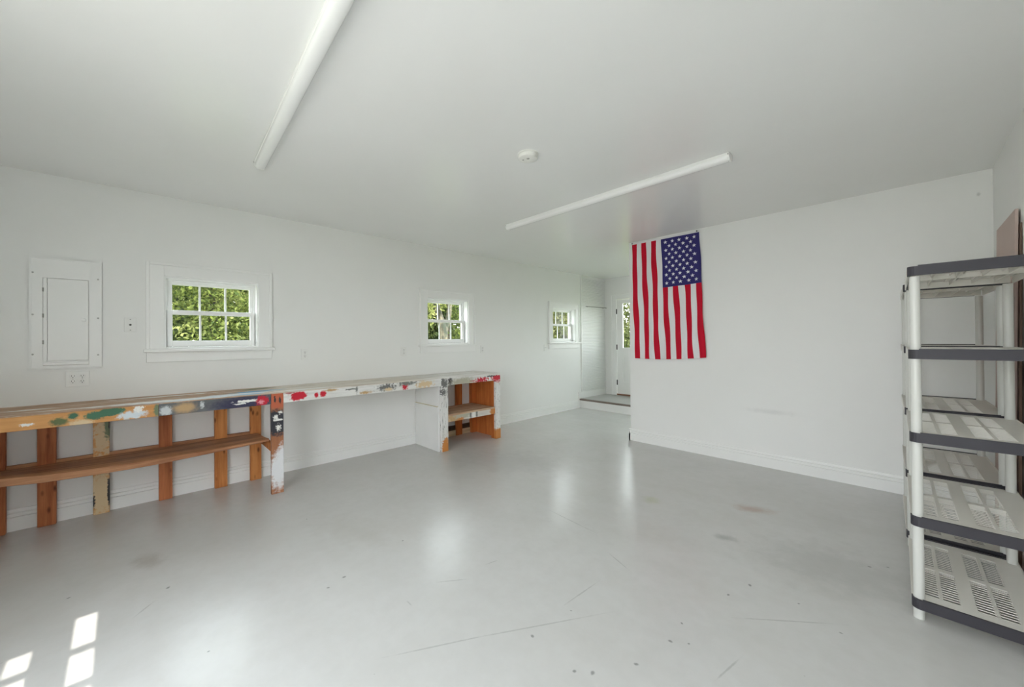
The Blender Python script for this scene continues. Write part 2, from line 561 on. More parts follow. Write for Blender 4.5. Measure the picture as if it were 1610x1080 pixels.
def mat_benchtop():
    m, t, b = new_mat('paint_stained_bench_top')
    p = t.pos()
    v, s = plane_vec(t, 1, 0)
    n = t.noise(t.scale(p, (30, 1.6, 1)), 1.0, 5, 0.65)
    n2 = t.noise(t.scale(p, (14, 3.0, 1)), 1.0, 5, 0.65)
    woodc = t.mix(t.mapr(n, 0.35, 0.68), lin(196, 162, 132), lin(146, 112, 84))
    woodc = t.mix(t.math('MULTIPLY', t.mapr(n2, 0.56, 0.66), 0.7), woodc, lin(224, 214, 202))
    cream = t.mix(t.mapr(n, 0.42, 0.7), lin(228, 222, 212), lin(178, 160, 138))
    cream = t.mix(t.math('MULTIPLY', t.mapr(n2, 0.58, 0.7), 0.5), cream, lin(150, 138, 124))
    far = t.mix(t.mapr(n, 0.45, 0.72), lin(226, 224, 220), lin(168, 152, 138))
    yy = s.outputs[1]
    yj = t.math('ADD', yy, t.math('MULTIPLY', t.math('SUBTRACT', n2, 0.5), 0.6))
    col = t.mix(t.mapr(yj, 0.55, 0.95), woodc, cream)
    col = t.mix(t.mapr(yj, 1.9, 2.6), col, far)
    for (cy, cx, ry, rx, c, so, ro) in ((0.25, -3.80, 0.42, 0.07, 'bluewhite', .5, 1.0), (0.0, -3.83, 0.35, 0.04, 'white', .5, 1.1), (0.55, -3.86, 0.22, 0.06, 'bluewhite', .5, 1.0),
                                        (-0.55, -3.98, 0.10, 0.03, 'white', .5, 1.1), (0.74, -4.15, 0.12, 0.05, 'olive', .5, 1.0), (0.15, -4.15, 0.3, 0.03, 'white', .5, 1.2), (1.05, -3.8, 0.25, 0.04, 'white', .5, 1.0)):
        col = t.mix(mark(t, v, cy, cx, ry, rx, so, ro, 0, 14.0), col, PAINT[c])
    col = t.mix(mark(t, v, 0.70, -3.95, 0.16, 0.05, .5, 1.0, 0, 14.0), col, lin(96, 160, 196))
    col = t.mix(mark(t, v, 0.62, -3.78, 0.10, 0.03, .5, 1.0, 0, 14.0), col, lin(120, 176, 206))
    seam = t.mapr(t.math('ABSOLUTE', t.math('ADD', s.outputs[0], 3.975)), 0.0015, 0.004, 1.0, 0.0)
    col = t.mix(t.math('MULTIPLY', seam, 0.55), col, lin(90, 76, 62))
    t.link(col, b.inputs['Base Color'])
    b.inputs['Roughness'].default_value = 0.5
    b.inputs['Specular IOR Level'].default_value = 0.4
    return m


M_TOP = mat_benchtop()


def mat_cloth(name, c):
    m, t, b = new_mat(name)
    n = t.noise(t.obj(), 400, 2)
    t.link(t.mix(t.mapr(n, 0.3, 0.7), c, (c[0] * 0.88, c[1] * 0.88, c[2] * 0.88, 1)), b.inputs['Base Color'])
    b.inputs['Roughness'].default_value = 0.75
    b.inputs['Specular IOR Level'].default_value = 0.2
    return m


M_FRED, M_FWHITE, M_FBLUE = mat_cloth('red_cloth', lin(196, 16, 46)), mat_cloth('white_cloth', lin(232, 230, 232)), mat_cloth('blue_cloth', lin(56, 52, 112))
M_FSTAR = mat_cloth('white_star_cloth', lin(232, 232, 240))

# ================================================================== SETTING
W = 0.16
WIN = [0.447, 2.936, 5.425]              # window centres along the left wall
OW, OZ0, OZ1 = 0.66, 1.232, 1.832         # opening


def wall_with_holes(along, fixed0, fixed1, a0, a1, z0, z1, holes):
    """wall slab with rectangular holes; along = 'x' or 'y'"""
    mb = MB()
    A = sorted({a0, a1, *[h[0] for h in holes], *[h[1] for h in holes]})
    Z = sorted({z0, z1, *[h[2] for h in holes], *[h[3] for h in holes]})
    for i in range(len(A) - 1):
        # merge vertical runs in each column
        run = None
        for j in range(len(Z) - 1):
            ca, cz = (A[i] + A[i + 1]) / 2, (Z[j] + Z[j + 1]) / 2
            hole = any(h[0] < ca < h[1] and h[2] < cz < h[3] for h in holes)
            if not hole:
                run = (run[0], Z[j + 1]) if run else (Z[j], Z[j + 1])
            if (hole or j == len(Z) - 2) and run:
                if along == 'y': mb.box(fixed0, fixed1, A[i], A[i + 1], run[0], run[1])
                else: mb.box(A[i], A[i + 1], fixed0, fixed1, run[0], run[1])
                run = None
    return mb


struct(box(XL - W, XR + W, YB - W, YE + W, -0.12, 0.0).build('floor', M_FLOOR))
struct(box(XL - W, XR + W, YB - W, YE + W, HC, HC + 0.15).build('ceiling', M_CEIL))
struct(wall_with_holes('y', XL - W, XL, YB, YE + W, 0, HC, [(c - OW / 2, c + OW / 2, OZ0, OZ1) for c in WIN]).build('wall_left', M_WALL))
struct(box(XA, XR + W, YF, YF + 0.14, 0, HC).build('wall_far', M_FLAGWALL))
DX0, DX1, DZ0, DZ1 = -4.000, -3.085, 0.185, 2.062
HW = (-1.75, 0.25, 0.75, 2.10)           # added hall window, unseen behind the flag wall, to brighten the alcove
struct(wall_with_holes('x', YE, YE + W, XL, XR, 0, HC, [(DX0, DX1, 0.17, DZ1), HW]).build('wall_alcove', M_WALL))
struct(wall_with_holes('y', XR, XR + W, YB - W, YE + W, 0, HC, [(-0.80, -0.02, 0.0, 2.06)]).build('wall_right', M_WALL))
struct(wall_with_holes('x', YB - W, YB, XL - W, XR, 0, HC, [(-1.75, -0.05, 0.0, 2.35)]).build('wall_rear', M_WALL))  # unseen garage opening, invented and sized to let skylight into the room


# baseboards
def base_prof(h=0.145, t=0.018):
    return [(0, 0), (t, 0), (t, 0.091), (t - 0.010, 0.094), (t - 0.010, 0.099), (t - 0.001, 0.101), (t - 0.001, 0.118), (t - 0.009, 0.121), (t - 0.009, 0.126), (t - 0.004, 0.129), (t - 0.008, h), (0, h)]


mb = MB(); mb.prism([(XL + a, z) for a, z in base_prof()], 'y', YB, 5.862); struct(mb.build('baseboard_left', M_TRIM))
mb = MB()
mb.prism([(YF - a, z) for a, z in base_prof()], 'x', XA - 0.018, XR)
mb.prism([(XA - a, z) for a, z in base_prof()], 'y', YF - 0.018, YF + 0.14)
struct(mb.build('baseboard_far', M_TRIM))
mb = MB(); mb.prism([(XR - a, z) for a, z in base_prof()], 'y', 0.1, YF - 0.018); struct(mb.build('baseboard_right', M_TRIM))


# windows --------------------------------------------------------------
def window(idx, c, label):
    root = empty('window_%d' % idx, (XL, c, OZ0))
    struct(root)
    y0, y1 = c - OW / 2, c + OW / 2
    cw = 0.105
    f = 0.018
    mb = MB()
    mb.box(XL, XL + f, y0 - cw, y0, OZ0 - 0.01, OZ1 + cw)
    mb.box(XL, XL + f, y1, y1 + cw, OZ0 - 0.01, OZ1 + cw)
    mb.box(XL, XL + f, y0, y1, OZ1, OZ1 + cw)
    # raised outer band
    for a, b_, z0_, z1_ in ((y0 - cw - .004, y0 - cw + .018, OZ0 - .01, OZ1 + cw + .004), (y1 + cw - .018, y1 + cw + .004, OZ0 - .01, OZ1 + cw + .004), (y0 - cw + .018, y1 + cw - .018, OZ1 + cw - .018, OZ1 + cw + .004)):
        mb.box(XL, XL + f + 0.010, a, b_, z0_, z1_)
    mb.build('casing', M_TRIM, root, 0.002)
    mb = MB()
    mb.box(XL - 0.16, XL + 0.0, y0, y0 + 0.012, OZ0, OZ1)
    mb.box(XL - 0.16, XL + 0.0, y1 - 0.012, y1, OZ0, OZ1)
    mb.box(XL - 0.16, XL + 0.0, y0 + 0.012, y1 - 0.012, OZ1 - 0.012, OZ1)
    mb.box(XL - 0.16, XL + 0.0, y0 + 0.012, y1 - 0.012, OZ0, OZ0 + 0.012)
    # vinyl frame stop
    mb.box(XL - 0.145, XL - 0.085, y0 + 0.012, y0 + 0.024, OZ0 + .012, OZ1 - .012)
    mb.box(XL - 0.145, XL - 0.085, y1 - 0.024, y1 - 0.012, OZ0 + .012, OZ1 - .012)
    mb.box(XL - 0.145, XL - 0.060, y0 + 0.024, y1 - 0.024, OZ1 - .028, OZ1 - .012)
    mb.build('jamb', M_VINYL, root, 0.0015)
    mb = MB()
    mb.box(XL - 0.03, XL + 0.052, y0 - cw - 0.02, y1 + cw + 0.02, OZ0 - 0.030, OZ0 - 0.004)
    mb.build('sill', M_TRIM, root, 0.005)
    box(XL, XL + 0.018, y0 - cw - 0.002, y1 + cw + 0.002, OZ0 - 0.112, OZ0 - 0.030).build('apron', M_TRIM, root, 0.003)
    zm = (OZ0 + OZ1) / 2 + 0.010

    def sash(name, xa, xb, zb, zt, rb, rt):
        a, b_ = y0 + 0.020, y1 - 0.020
        g0, g1 = a + 0.034, b_ - 0.034
        mb = MB()
        mb.box(xa, xb, a, g0, zb, zt)
        mb.box(xa, xb, g1, b_, zb, zt)
        mb.box(xa, xb, g0, g1, zb, zb + rb)
        mb.box(xa, xb, g0, g1, zt - rt, zt)
        for k in (1, 2):
            y = g0 + (g1 - g0) * k / 3
            mb.box((xa + xb) / 2 - 0.006, (xa + xb) / 2 + 0.006, y - 0.0075, y + 0.0075, zb + rb, zt - rt)
        s = mb.build(name, M_VINYL, root, 0.0025)
        xm = (xa + xb) / 2
        gm = MB()
        gm.box(xm - 0.002, xm + 0.002, g0 - 0.004, g1 + 0.004, zb + rb - 0.004, zt - rt + 0.004)
        gl = gm.build('glass_pane', M_GLASS, root)
        gl.parent = s
        gl.location = (0, 0, 0)
        return s
    sash('upper_sash', XL - 0.135, XL - 0.100, zm - 0.020, OZ1 - 0.014, 0.036, 0.040)
    sash('lower_sash', XL - 0.098, XL - 0.063, OZ0 + 0.014, zm + 0.016, 0.050, 0.038)
    return root


for i, c in enumerate(WIN):
    window(i + 1, c, '')

# alcove: step, door, slatted panel ------------------------------------
SY = 5.872
SZ = 0.168
st = empty('step', (XL, SY, 0)); struct(st)
M_STEPTOP = plain('step_grey_paint', lin(186, 186, 183), 0.35, 0.5, vary=0.12)
M_NOSE = plain('worn_nosing_wood', lin(134, 120, 110), 0.5, 0.4, vary=0.25)
box(XL, XR, SY, YE, 0.0, SZ - 0.028).build('riser', M_TRIM, st)
box(XL, XR, SY + 0.03, YE, SZ - 0.028, SZ).build('tread', M_STEPTOP, st)
box(XL, XR, SY - 0.022, SY + 0.03, SZ - 0.030, SZ).build('nosing', M_NOSE, st, 0.008)
mb = MB()
mb.box(XL, XL + 0.018, SY - 0.045, YE, SZ, 0.285)
mb.box(XL, XL + 0.013, SY - 0.045, YE, 0.285, 0.292)
mb.box(XL, XL + 0.030, SY - 0.060, SY - 0.040, SZ - 0.03, 0.292)
struct(mb.build('baseboard_alcove', M_TRIM, bevel=0.002))
mb = MB()
mb.box(XL, XL + 0.02, 5.925, 5.952, 0.292, HC)
struct(mb.build('trim_1', M_TRIM, bevel=0.003))

# horizontally grooved panel
mb = MB()
pitch = 0.030
n = int((HC - 0.012 - 0.294) / pitch)
poly = [(XL + 0.002, 0.294)]
for k in range(n):
    z = 0.294 + k * pitch
    poly += [(XL + 0.003, z), (XL + 0.019, z + 0.003), (XL + 0.019, z + 0.016), (XL + 0.003, z + 0.019)]
poly += [(XL + 0.002, 0.294 + n * pitch)]
mb.prism(poly, 'y', 5.953, YE - 0.004)
o = mb.build('slatted_panel', plain('panel_white', (0.80, 0.80, 0.79, 1), 0.4))
tag(o, 'white wall panel of narrow horizontal slats beside the entry door', 'wall panel')

t_ = empty('hanging_rod', (XL + 0.05, 6.08, 1.905))
tag(t_, 'thin grey metal rod fixed across the white slatted panel', 'rod')
mb = MB(); mb.tube([(XL + 0.05, 6.03, 1.903), (XL + 0.05, 6.742, 1.908)], [0.007, 0.007], 10); mb.build('bar', M_ROD, t_)
for y in (6.12, 6.66):
    mb = MB(); mb.lathe([(0.014, 0), (0.014, 0.004), (0.006, 0.005), (0.006, 0.037)], (XL + 0.0145, y, 1.904 + 0.002), 'x', 12); mb.build('bracket', M_ROD, t_)

# door casing + door
mb = MB()
mb.box(DX0 - 0.108, DX0, YE - 0.018, YE, SZ, DZ1 + 0.088)
mb.box(DX1, DX1 + 0.108, YE - 0.018, YE, SZ, DZ1 + 0.088)
mb.box(DX0, DX1, YE - 0.018, YE, DZ1, DZ1 + 0.088)
mb.box(DX0 - 0.112, DX0 - 0.094, YE - 0.028, YE, SZ, DZ1 + 0.092)
mb.box(DX1 + 0.094, DX1 + 0.112, YE - 0.028, YE, SZ, DZ1 + 0.092)
mb.box(DX0 - 0.094, DX1 + 0.094, YE - 0.028, YE, DZ1 + 0.074, DZ1 + 0.092)
struct(mb.build('trim_2', M_TRIM, bevel=0.002))
dr = empty('door_1', (DX0, YE + 0.02, DZ0)); struct(dr)
gx0, gx1, gz0, gz1 = -3.862, -3.223, 1.108, 1.977
mb = wall_with_holes('x', YE + 0.008, YE + 0.030, DX0 + 0.006, DX1 - 0.006, DZ0 + 0.012, DZ1 - 0.006,
                     [(gx0, gx1, gz0, gz1), (gx0, -3.585, 0.435, 0.915), (-3.50, gx1, 0.435, 0.915)])
for a, b_ in ((gx0, -3.585), (-3.50, gx1)):
    mb.box(a, b_, YE + 0.020, YE + 0.029, 0.435, 0.915)
    mb.box(a + 0.04, b_ - 0.04, YE + 0.014, YE + 0.022, 0.475, 0.875)
mb.build('leaf', M_TRIM, dr)
mb = wall_with_holes('x', YE + 0.001, YE + 0.010, gx0 - 0.028, gx1 + 0.028, gz0 - 0.028, gz1 + 0.028, [(gx0, gx1, gz0, gz1)])
mb.build('lite_frame', M_TRIM, dr, 0.002)
box(gx0 - 0.002, gx1 + 0.002, YE + 0.024, YE + 0.0275, gz0 - 0.002, gz1 + 0.002).build('glass_pane', M_GLASS, dr)
for z in (1.823, 1.118, 0.42):
    mb = MB(); mb.lathe([(0.008, 0), (0.008, 0.10)], (DX0 + 0.002, YE - 0.002, z - 0.05), 'z', 12)
    mb.box(DX0 - 0.012, DX0 + 0.016, YE - 0.001, YE + 0.004, z - 0.05, z + 0.05)
    mb.build('hinge', M_BLACK, dr)
box(DX0, DX1, YE - 0.006, YE + 0.12, SZ, DZ0 + 0.012).build('threshold', M_THRESH, dr, 0.003)

hw = empty('window_4', (HW[0], YE, HW[2])); struct(hw)  # made-up window, out of view, feeding daylight to the alcove
mb = wall_with_holes('x', YE - 0.018, YE, HW[0] - 0.1, HW[1] + 0.1, HW[2] - 0.1, HW[3] + 0.1, [HW]); mb.build('casing', M_TRIM, hw, 0.002)
hx = (HW[0] + HW[1]) / 2
mb = wall_with_holes('x', YE + 0.06, YE + 0.10, HW[0], HW[1], HW[2], HW[3], [(HW[0] + 0.05, hx - 0.03, HW[2] + 0.05, HW[3] - 0.05), (hx + 0.03, HW[1] - 0.05, HW[2] + 0.05, HW[3] - 0.05)]); mb.build('frame', M_VINYL, hw, 0.002)
box(HW[0] + 0.04, HW[1] - 0.04, YE + 0.078, YE + 0.082, HW[2] + 0.04, HW[3] - 0.04).build('glass_pane', M_GLASS, hw)

# invented side door, out of view: narrow lites shaped to cast the floor sun strips
sd = empty('added_door', (XR + 0.02, -0.80, 0)); struct(sd)
holes = []
for (a, b_, top, zs) in ((-0.137, -0.069, 1.985, (1.80, 1.645, 1.49, 1.335, 1.18)), (-0.312, -0.248, 1.885, (1.78, 1.63, 1.48, 1.33, 1.18)), (-0.487, -0.423, 1.86, (1.76, 1.62, 1.47, 1.32, 1.18))):
    zz = top
    for z in zs:
        holes.append((a, b_, z + 0.009, zz)); zz = z - 0.009
mbd = wall_with_holes('y', XR + 0.006, XR + 0.034, -0.798, -0.022, 0.004, 2.056, holes)
mbd.build('leaf', M_TRIM, sd)
mb = MB(); mb.box(XR - 0.016, XR, -0.02, 0.08, 0, 2.16); mb.box(XR - 0.016, XR, -0.90, -0.80, 0, 2.16); mb.box(XR - 0.016, XR, -0.80, -0.02, 2.06, 2.16)
struct(mb.build('trim_3', M_TRIM))

# ================================================================== WALL FITTINGS (left wall)
# electrical panel
pn = empty('breaker_box', (XL, -0.408, 1.10))
tag(pn, 'large white painted electrical panel with narrow door set in the left wall', 'breaker box')
py0, py1, pz0, pz1 = -0.582, -0.234, 1.099, 1.895
mb = wall_with_holes('y', XL, XL + 0.009, py0, py1, pz0, pz1, [(-0.521, -0.300, 1.154, 1.752)])
for a, b_, c_, d_ in ((py0, py0 + .012, pz0, pz1), (py1 - .012, py1, pz0, pz1), (py0 + .012, py1 - .012, pz0, pz0 + .012), (py0 + .012, py1 - .012, pz1 - .012, pz1)):
    mb.box(XL, XL + 0.012, a, b_, c_, d_)
mb.build('cover', M_PANEL, pn)
pdoor = box(XL + 0.001, XL + 0.012, -0.499, -0.303, 1.158, 1.749).build('door', M_PANEL, pn, 0.0025)
box(XL, XL + 0.007, -0.519, -0.5015, 1.156, 1.750).build('hinge_strip', M_PANEL, pn, 0.001)
mb = MB(); mb.prism([(XL + 0.0008, 1.118), (XL + 0.020, 1.126), (XL + 0.020, 1.144), (XL + 0.0008, 1.152)], 'y', -0.52, -0.30)
mb.build('lip', M_PANEL, pn, 0.002)
for z in (1.29, 1.48, 1.665):
    mb = MB(); mb.lathe([(0.0045, 0), (0.0045, 0.028)], (XL + 0.009, -0.5195, z - 0.014), 'z', 10); mb.build('hinge', M_SCREW, pn)
mb = MB()
mb.lathe([(0.013, 0), (0.012, 0.006), (0.006, 0.008)], (XL + 0.012, -0.326, 1.455), 'x', 14)
mb.box(XL + 0.0118, XL + 0.0135, -0.375, -0.322, 1.432, 1.437)
lt = mb.build('latch', M_PANEL, pn)
for y, zz in ((-0.566, (1.205, 1.487, 1.784)), (-0.254, (1.193, 1.470, 1.764))):
    for z in zz:
        mb = MB(); mb.lathe([(0.006, 0), (0.005, 0.003), (0.001, 0.004)], (XL + 0.009, y, z), 'x', 12); mb.build('screw', M_SCREW, pn)


def outlet(name, label, cat, y, z, gang=1, kind='duplex', group=None):
    w = 0.070 * gang if gang == 1 else 0.116
    h = 0.114
    root = empty(name, (XL, y, z))
    tag(root, label, cat, group)
    box(XL, XL + 0.006, y - w / 2, y + w / 2, z - h / 2, z + h / 2).build('cover_plate', M_PLATE, root, 0.002)
    xs = XL + 0.006
    if kind == 'duplex':
        cols = (0,) if gang == 1 else (-0.023, 0.023)
        for cy in cols:
            for dz in (-0.0195, 0.0195):
                mb = MB()
                mb.lathe([(0.0165, 0), (0.0165, 0.002), (0.0155, 0.003)], (xs, y + cy, z + dz), 'x', 20)
                r = mb.build('receptacle', M_PLATE, root)
                mb = MB()
                mb.box(xs + 0.0030, xs + 0.0036, y + cy - 0.0078, y + cy - 0.0052, z + dz - 0.001, z + dz + 0.0085)
                mb.box(xs + 0.0030, xs + 0.0036, y + cy + 0.0052, y + cy + 0.0078, z + dz - 0.001, z + dz + 0.0085)
                mb.lathe([(0.0030, 0), (0.0030, 0.0008)], (xs + 0.0028, y + cy, z + dz - 0.0075), 'x', 10)
                s = mb.build('slots', M_SLOT, root)
                s.parent = r
            mb = MB(); mb.lathe([(0.003, 0), (0.002, 0.0015)], (xs, y + cy, z), 'x', 8); mb.build('screw', M_SCREW, root)
    elif kind == 'cable':
        mb = MB(); mb.lathe([(0.0075, 0), (0.0055, 0.001), (0.0055, 0.008), (0.002, 0.0081)], (xs, y, z), 'x', 12); mb.build('jack', M_SLOT, root)
        for dz in (-0.042, 0.042):
            mb = MB(); mb.lathe([(0.0042, 0), (0.003, 0.0018)], (xs, y, z + dz), 'x', 10); mb.build('screw', M_SCREW, root)
    elif kind == 'switch':
        box(xs, xs + 0.002, y - 0.012, y + 0.012, z - 0.026, z + 0.026).build('bezel', M_PLATE, root, 0.001)
        mb = MB(); mb.prism([(xs + 0.001, z - 0.010), (xs + 0.012, z + 0.006), (xs + 0.008, z + 0.010), (xs + 0.001, z + 0.008)], 'y', y - 0.005, y + 0.005); mb.build('toggle', M_PLATE, root)
    return root


outlet('electrical_outlet', 'white double-width outlet plate with four sockets below the electrical panel', 'outlet', -0.357, 1.018, 2)
outlet('cable_outlet', 'white cable jack plate with one dark hole beside the first window', 'wall plate', -0.081, 1.424, 1, 'cable')
outlet('electrical_outlet', 'white single outlet on left wall just right of the first window', 'outlet', 1.177, 1.150, 1)
outlet('electrical_outlet', 'white single outlet on left wall just left of the middle window', 'outlet', 2.277, 1.147, 1)
outlet('electrical_outlet', 'white single outlet on left wall just right of the middle window', 'outlet', 3.520, 1.147, 1)
outlet('light_switch', 'white light switch plate left of the far small window', 'light switch', 4.905, 1.140, 1, 'switch')

# ================================================================== CEILING FITTINGS
def strip_light(label, x0, x1, y, rot):
    cx = (x0 + x1) / 2
    root = empty('ceiling_light', (cx, y, HC))
    tag(root, label, 'light fixture', 'ceiling strip lights')
    L = (x1 - x0) / 2
    w = 0.034
    hs = MB().box(cx - L, cx + L, y - w, y + w, HC - 0.022, HC).build('housing', M_HOUSING, root, 0.003)
    prof = [(y - w + 0.001, HC - 0.020)]
    for k in range(13):
        a = math.pi * k / 12
        prof.append((y - (w - 0.002) * math.cos(a), HC - 0.026 - 0.026 * math.sin(a) ** 0.7))
    prof.append((y + w - 0.001, HC - 0.020))
    mb = MB(); mb.prism(prof, 'x', cx - L + 0.012, cx + L - 0.012, smooth=True); mb.build('lens', M_LENS, root)
    for s in (-1, 1):
        xa = cx + s * (L - 0.012); xb = cx + s * (L + 0.001)
        mb = MB()
        pr = [(y - w - .001, HC - 0.001), (y - w - .001, HC - 0.030), (y - w * 0.6, HC - 0.050), (y + w * 0.6, HC - 0.050), (y + w + .001, HC - 0.030), (y + w + .001, HC - 0.001)]
        mb.prism(pr, 'x', min(xa, xb), max(xa, xb)); e = mb.build('end_cap', M_HOUSING, root, 0.002)
        mb = MB(); mb.lathe([(0.0035, 0), (0.0035, 0.002)], (cx + s * (L - 0.006), y - w - 0.003, HC - 0.014), 'y', 8); k = mb.build('screw', M_SLOT, root); k.parent = e
    root.rotation_euler = (0, 0, rot)
    return root


strip_light('long white ceiling strip light running out of frame above the workbench', -3.02, -0.62, 0.515, math.radians(-2.3))
strip_light('white ceiling strip light mounted near the flag, both ends showing', -2.925, -0.79, 2.776, 0.0)

sm = empty('smoke_detector', (-1.712, 1.812, HC))
tag(sm, 'round white smoke detector on the ceiling between the strip lights', 'smoke detector')
mb = MB(); mb.lathe([(0.068, -0.008), (0.068, 0)], (-1.712, 1.812, HC), 'z', 36); mb.build('base', M_DETECT, sm)
mb = MB(); mb.lathe([(0.020, -0.036), (0.050, -0.035), (0.060, -0.030), (0.064, -0.020), (0.064, -0.0085)], (-1.712, 1.812, HC), 'z', 36); cv = mb.build('cover', M_DETECT, sm)
mb = MB(); mb.lathe([(0.006, -0.0375), (0.006, -0.035)], (-1.735, 1.79, HC), 'z', 10); mb.lathe([(0.010, -0.037), (0.010, -0.035)], (-1.70, 1.80, HC), 'z', 12); mb.build('test_button', plain('button_grey', lin(170, 170, 165), 0.5), sm)

# ================================================================== WORKBENCH
BX = (XL + 0.018 + -3.70) / 2
wb = empty('workbench', (-3.98, 1.0, 0.0))
tag(wb, 'long wooden workbench stained with red, green and white paint along the left wall', 'workbench')
Y0 = -0.97
ZT = 0.848
RB = 0.757
TH = 0.036                                # front boards' thickness
mb = MB()
mb.box(XL + 0.001, XB - TH, Y0, 3.352, ZT - 0.020, ZT)
mb.box(XB - TH, XB - 0.0, Y0, 3.352, ZT - 0.006, ZT)
mb.build('worktop', M_TOP, wb, 0.002)
R = ZT - 0.0062
box(XB - TH, XB, Y0, 0.0700, RB, R).build('front_rail', M_RAILA, wb, 0.0025)['label'] = 'bare orange front rail with green paint spots'
box(XB - TH, XB, 0.0720, 0.7620, RB, R).build('front_rail', M_RAILB, wb, 0.0025)['label'] = 'front rail covered in dark blue-grey paint with a red patch'
box(XB - TH, XB, 0.8530, 2.4415, RB, R).build('front_rail', M_RAILC, wb, 0.0025)['label'] = 'white painted front rail with red blots'
box(XB - TH, XB, 2.5330, 3.352, RB, R).build('front_rail', M_RAILD, wb, 0.0025)['label'] = 'white and grey painted short front rail'
box(XB - TH, XB + 0.001, 0.7625, 0.8525, 0, R).build('leg', M_LEG1, wb, 0.0025)['label'] = 'leg painted black above and white below'
box(XB - TH, XB + 0.001, 2.4420, 2.5325, 0, R).build('leg', M_LEG2, wb, 0.0025)['label'] = 'white leg with grey blotches and a bare orange foot'
mb = MB(); mb.box(XB - 0.036, XB + 0.001, 3.268, 3.352, 0, RB - 0.0005); mb.build('leg', M_LEG3, wb, 0.0025)['label'] = 'white leg with black flecks and a bare orange foot'
box(XB - 0.092, XB - 0.0365, 3.268, 3.338, 0, RB - 0.0005).build('leg', M_PLY, wb, 0.002)['label'] = 'bare orange inner leg'
box(XB - TH, XB, Y0 + 0.002, Y0 + 0.09, 0, RB - 0.001).build('leg', M_STUD, wb, 0.0025)
XS0, XS1 = XL + 0.0215, -4.208
for (a, b_, m_) in ((-0.760, -0.6747, M_STUDR), (-0.5403, -0.4548, M_STUDR), (-0.2781, -0.1937, None), (0.0804, 0.163, M_STUDR), (0.4389, 0.5286, M_STUD), (0.699, 0.7861, M_STUD)):
    if m_ is None:
        m_ = painted('upright_cream_smear', 'fir', [('tanlt', -0.225, 0.58, 0.05, 0.16, 0.4, 1.3), ('olive', -0.20, 0.66, 0.022, 0.10, 0.4, 0.9), ('tanlt', -0.235, 0.15, 0.06, 0.2, 0.5, 0.9), ('dark', -0.192, 0.68, 0.006, 0.06, 0.4, 0.9), ('dark', -0.196, 0.16, 0.008, 0.10, 0.4, 1.0), ('dark', -0.276, 0.10, 0.009, 0.05, 0.4, 1.0)], 2)
        box(XS0, XS1, a, b_, 0, ZT - 0.0205).build('upright', m_, wb, 0.003)['label'] = 'upright smeared with cream and green paint'
    else:
        box(XS0, XS1, a, b_, 0, ZT - 0.0205).build('upright', m_, wb, 0.003)
# ledger behind and warped lower shelf
for a, b_ in ((-0.88, -0.760), (-0.6747, -0.5403), (-0.4548, -0.2781), (-0.1937, 0.0804), (0.163, 0.4389), (0.5286, 0.699)):
    box(XL + 0.0215, XL + 0.056, a + 0.0005, b_ - 0.0005, 0.415, 0.452).build('shelf_ledger', M_SHELFW, wb, 0.002)


def lower_shelf():
    ys = np.linspace(Y0 + 0.1, 0.756, 40)
    kt = [(-1.35, 0.50), (-0.9, 0.492), (-0.62, 0.479), (-0.48, 0.461), (-0.29, 0.4515), (-0.09, 0.4455), (0.07, 0.4445), (0.25, 0.446), (0.44, 0.448), (0.65, 0.455), (0.756, 0.462)]
    kb = [(-1.35, 0.45), (-0.9, 0.440), (-0.62, 0.428), (-0.48, 0.411), (-0.29, 0.405), (-0.09, 0.4017), (0.07, 0.4025), (0.25, 0.412), (0.44, 0.422), (0.65, 0.4325), (0.756, 0.440)]
    zt = np.interp(ys, [k[0] for k in kt], [k[1] for k in kt])
    zb = np.interp(ys, [k[0] for k in kb], [k[1] for k in kb])
    ks = np.hanning(5); ks /= ks.sum()
    zt = np.convolve(np.pad(zt, 2, 'edge'), ks, 'valid'); zb = np.convolve(np.pad(zb, 2, 'edge'), ks, 'valid')
    xf, xb = -3.752, XS1 + 0.002
    mb = MB()
    rows = []
    for y, a, b_ in zip(ys, zt, zb):
        bz = 0.432
        # cup of the board: profile points front-top, mid-top, back-top, back-bottom, mid-bottom, front-bottom
        xm = (xf + xb) / 2
        rows.append([(xf, y, a - 0.003), (xf - 0.006, y, a), (xm, y, (a + bz) / 2 - 0.006), (xb, y, bz), (xb, y, bz - 0.022), (xm, y, (a + bz) / 2 - 0.036), (xf - 0.006, y, min(b_, a - 0.02)), (xf, y, min(b_, a - 0.02) + 0.003)])
    K = len(rows[0])
    i = len(mb.v)
    for r in rows: mb.v += r
    for j in range(len(rows) - 1):
        for k in range(K):
            k2 = (k + 1) % K
            mb.f.append((i + j * K + k, i + (j + 1) * K + k, i + (j + 1) * K + k2, i + j * K + k2)); mb.m.append(0); mb.s.append(True)
    mb.f.append(tuple(i + k for k in range(K))); mb.m.append(0); mb.s.append(False)
    mb.f.append(tuple(i + (len(rows) - 1) * K + k for k in reversed(range(K)))); mb.m.append(0); mb.s.append(False)
    return mb


lower_shelf().build('lower_shelf', M_SHELFW, wb)['label'] = 'worn brown lower shelf with bowed front edge'
mb = MB(); mb.prism([(XS1 + 0.002, 0.355), (XB - TH, 0.355), (XB - TH, 0.43), (XS1 + 0.002, 0.405)], 'y', 0.7625, 0.7860)
mb.build('shelf_bracket', M_STUD, wb, 0.002)

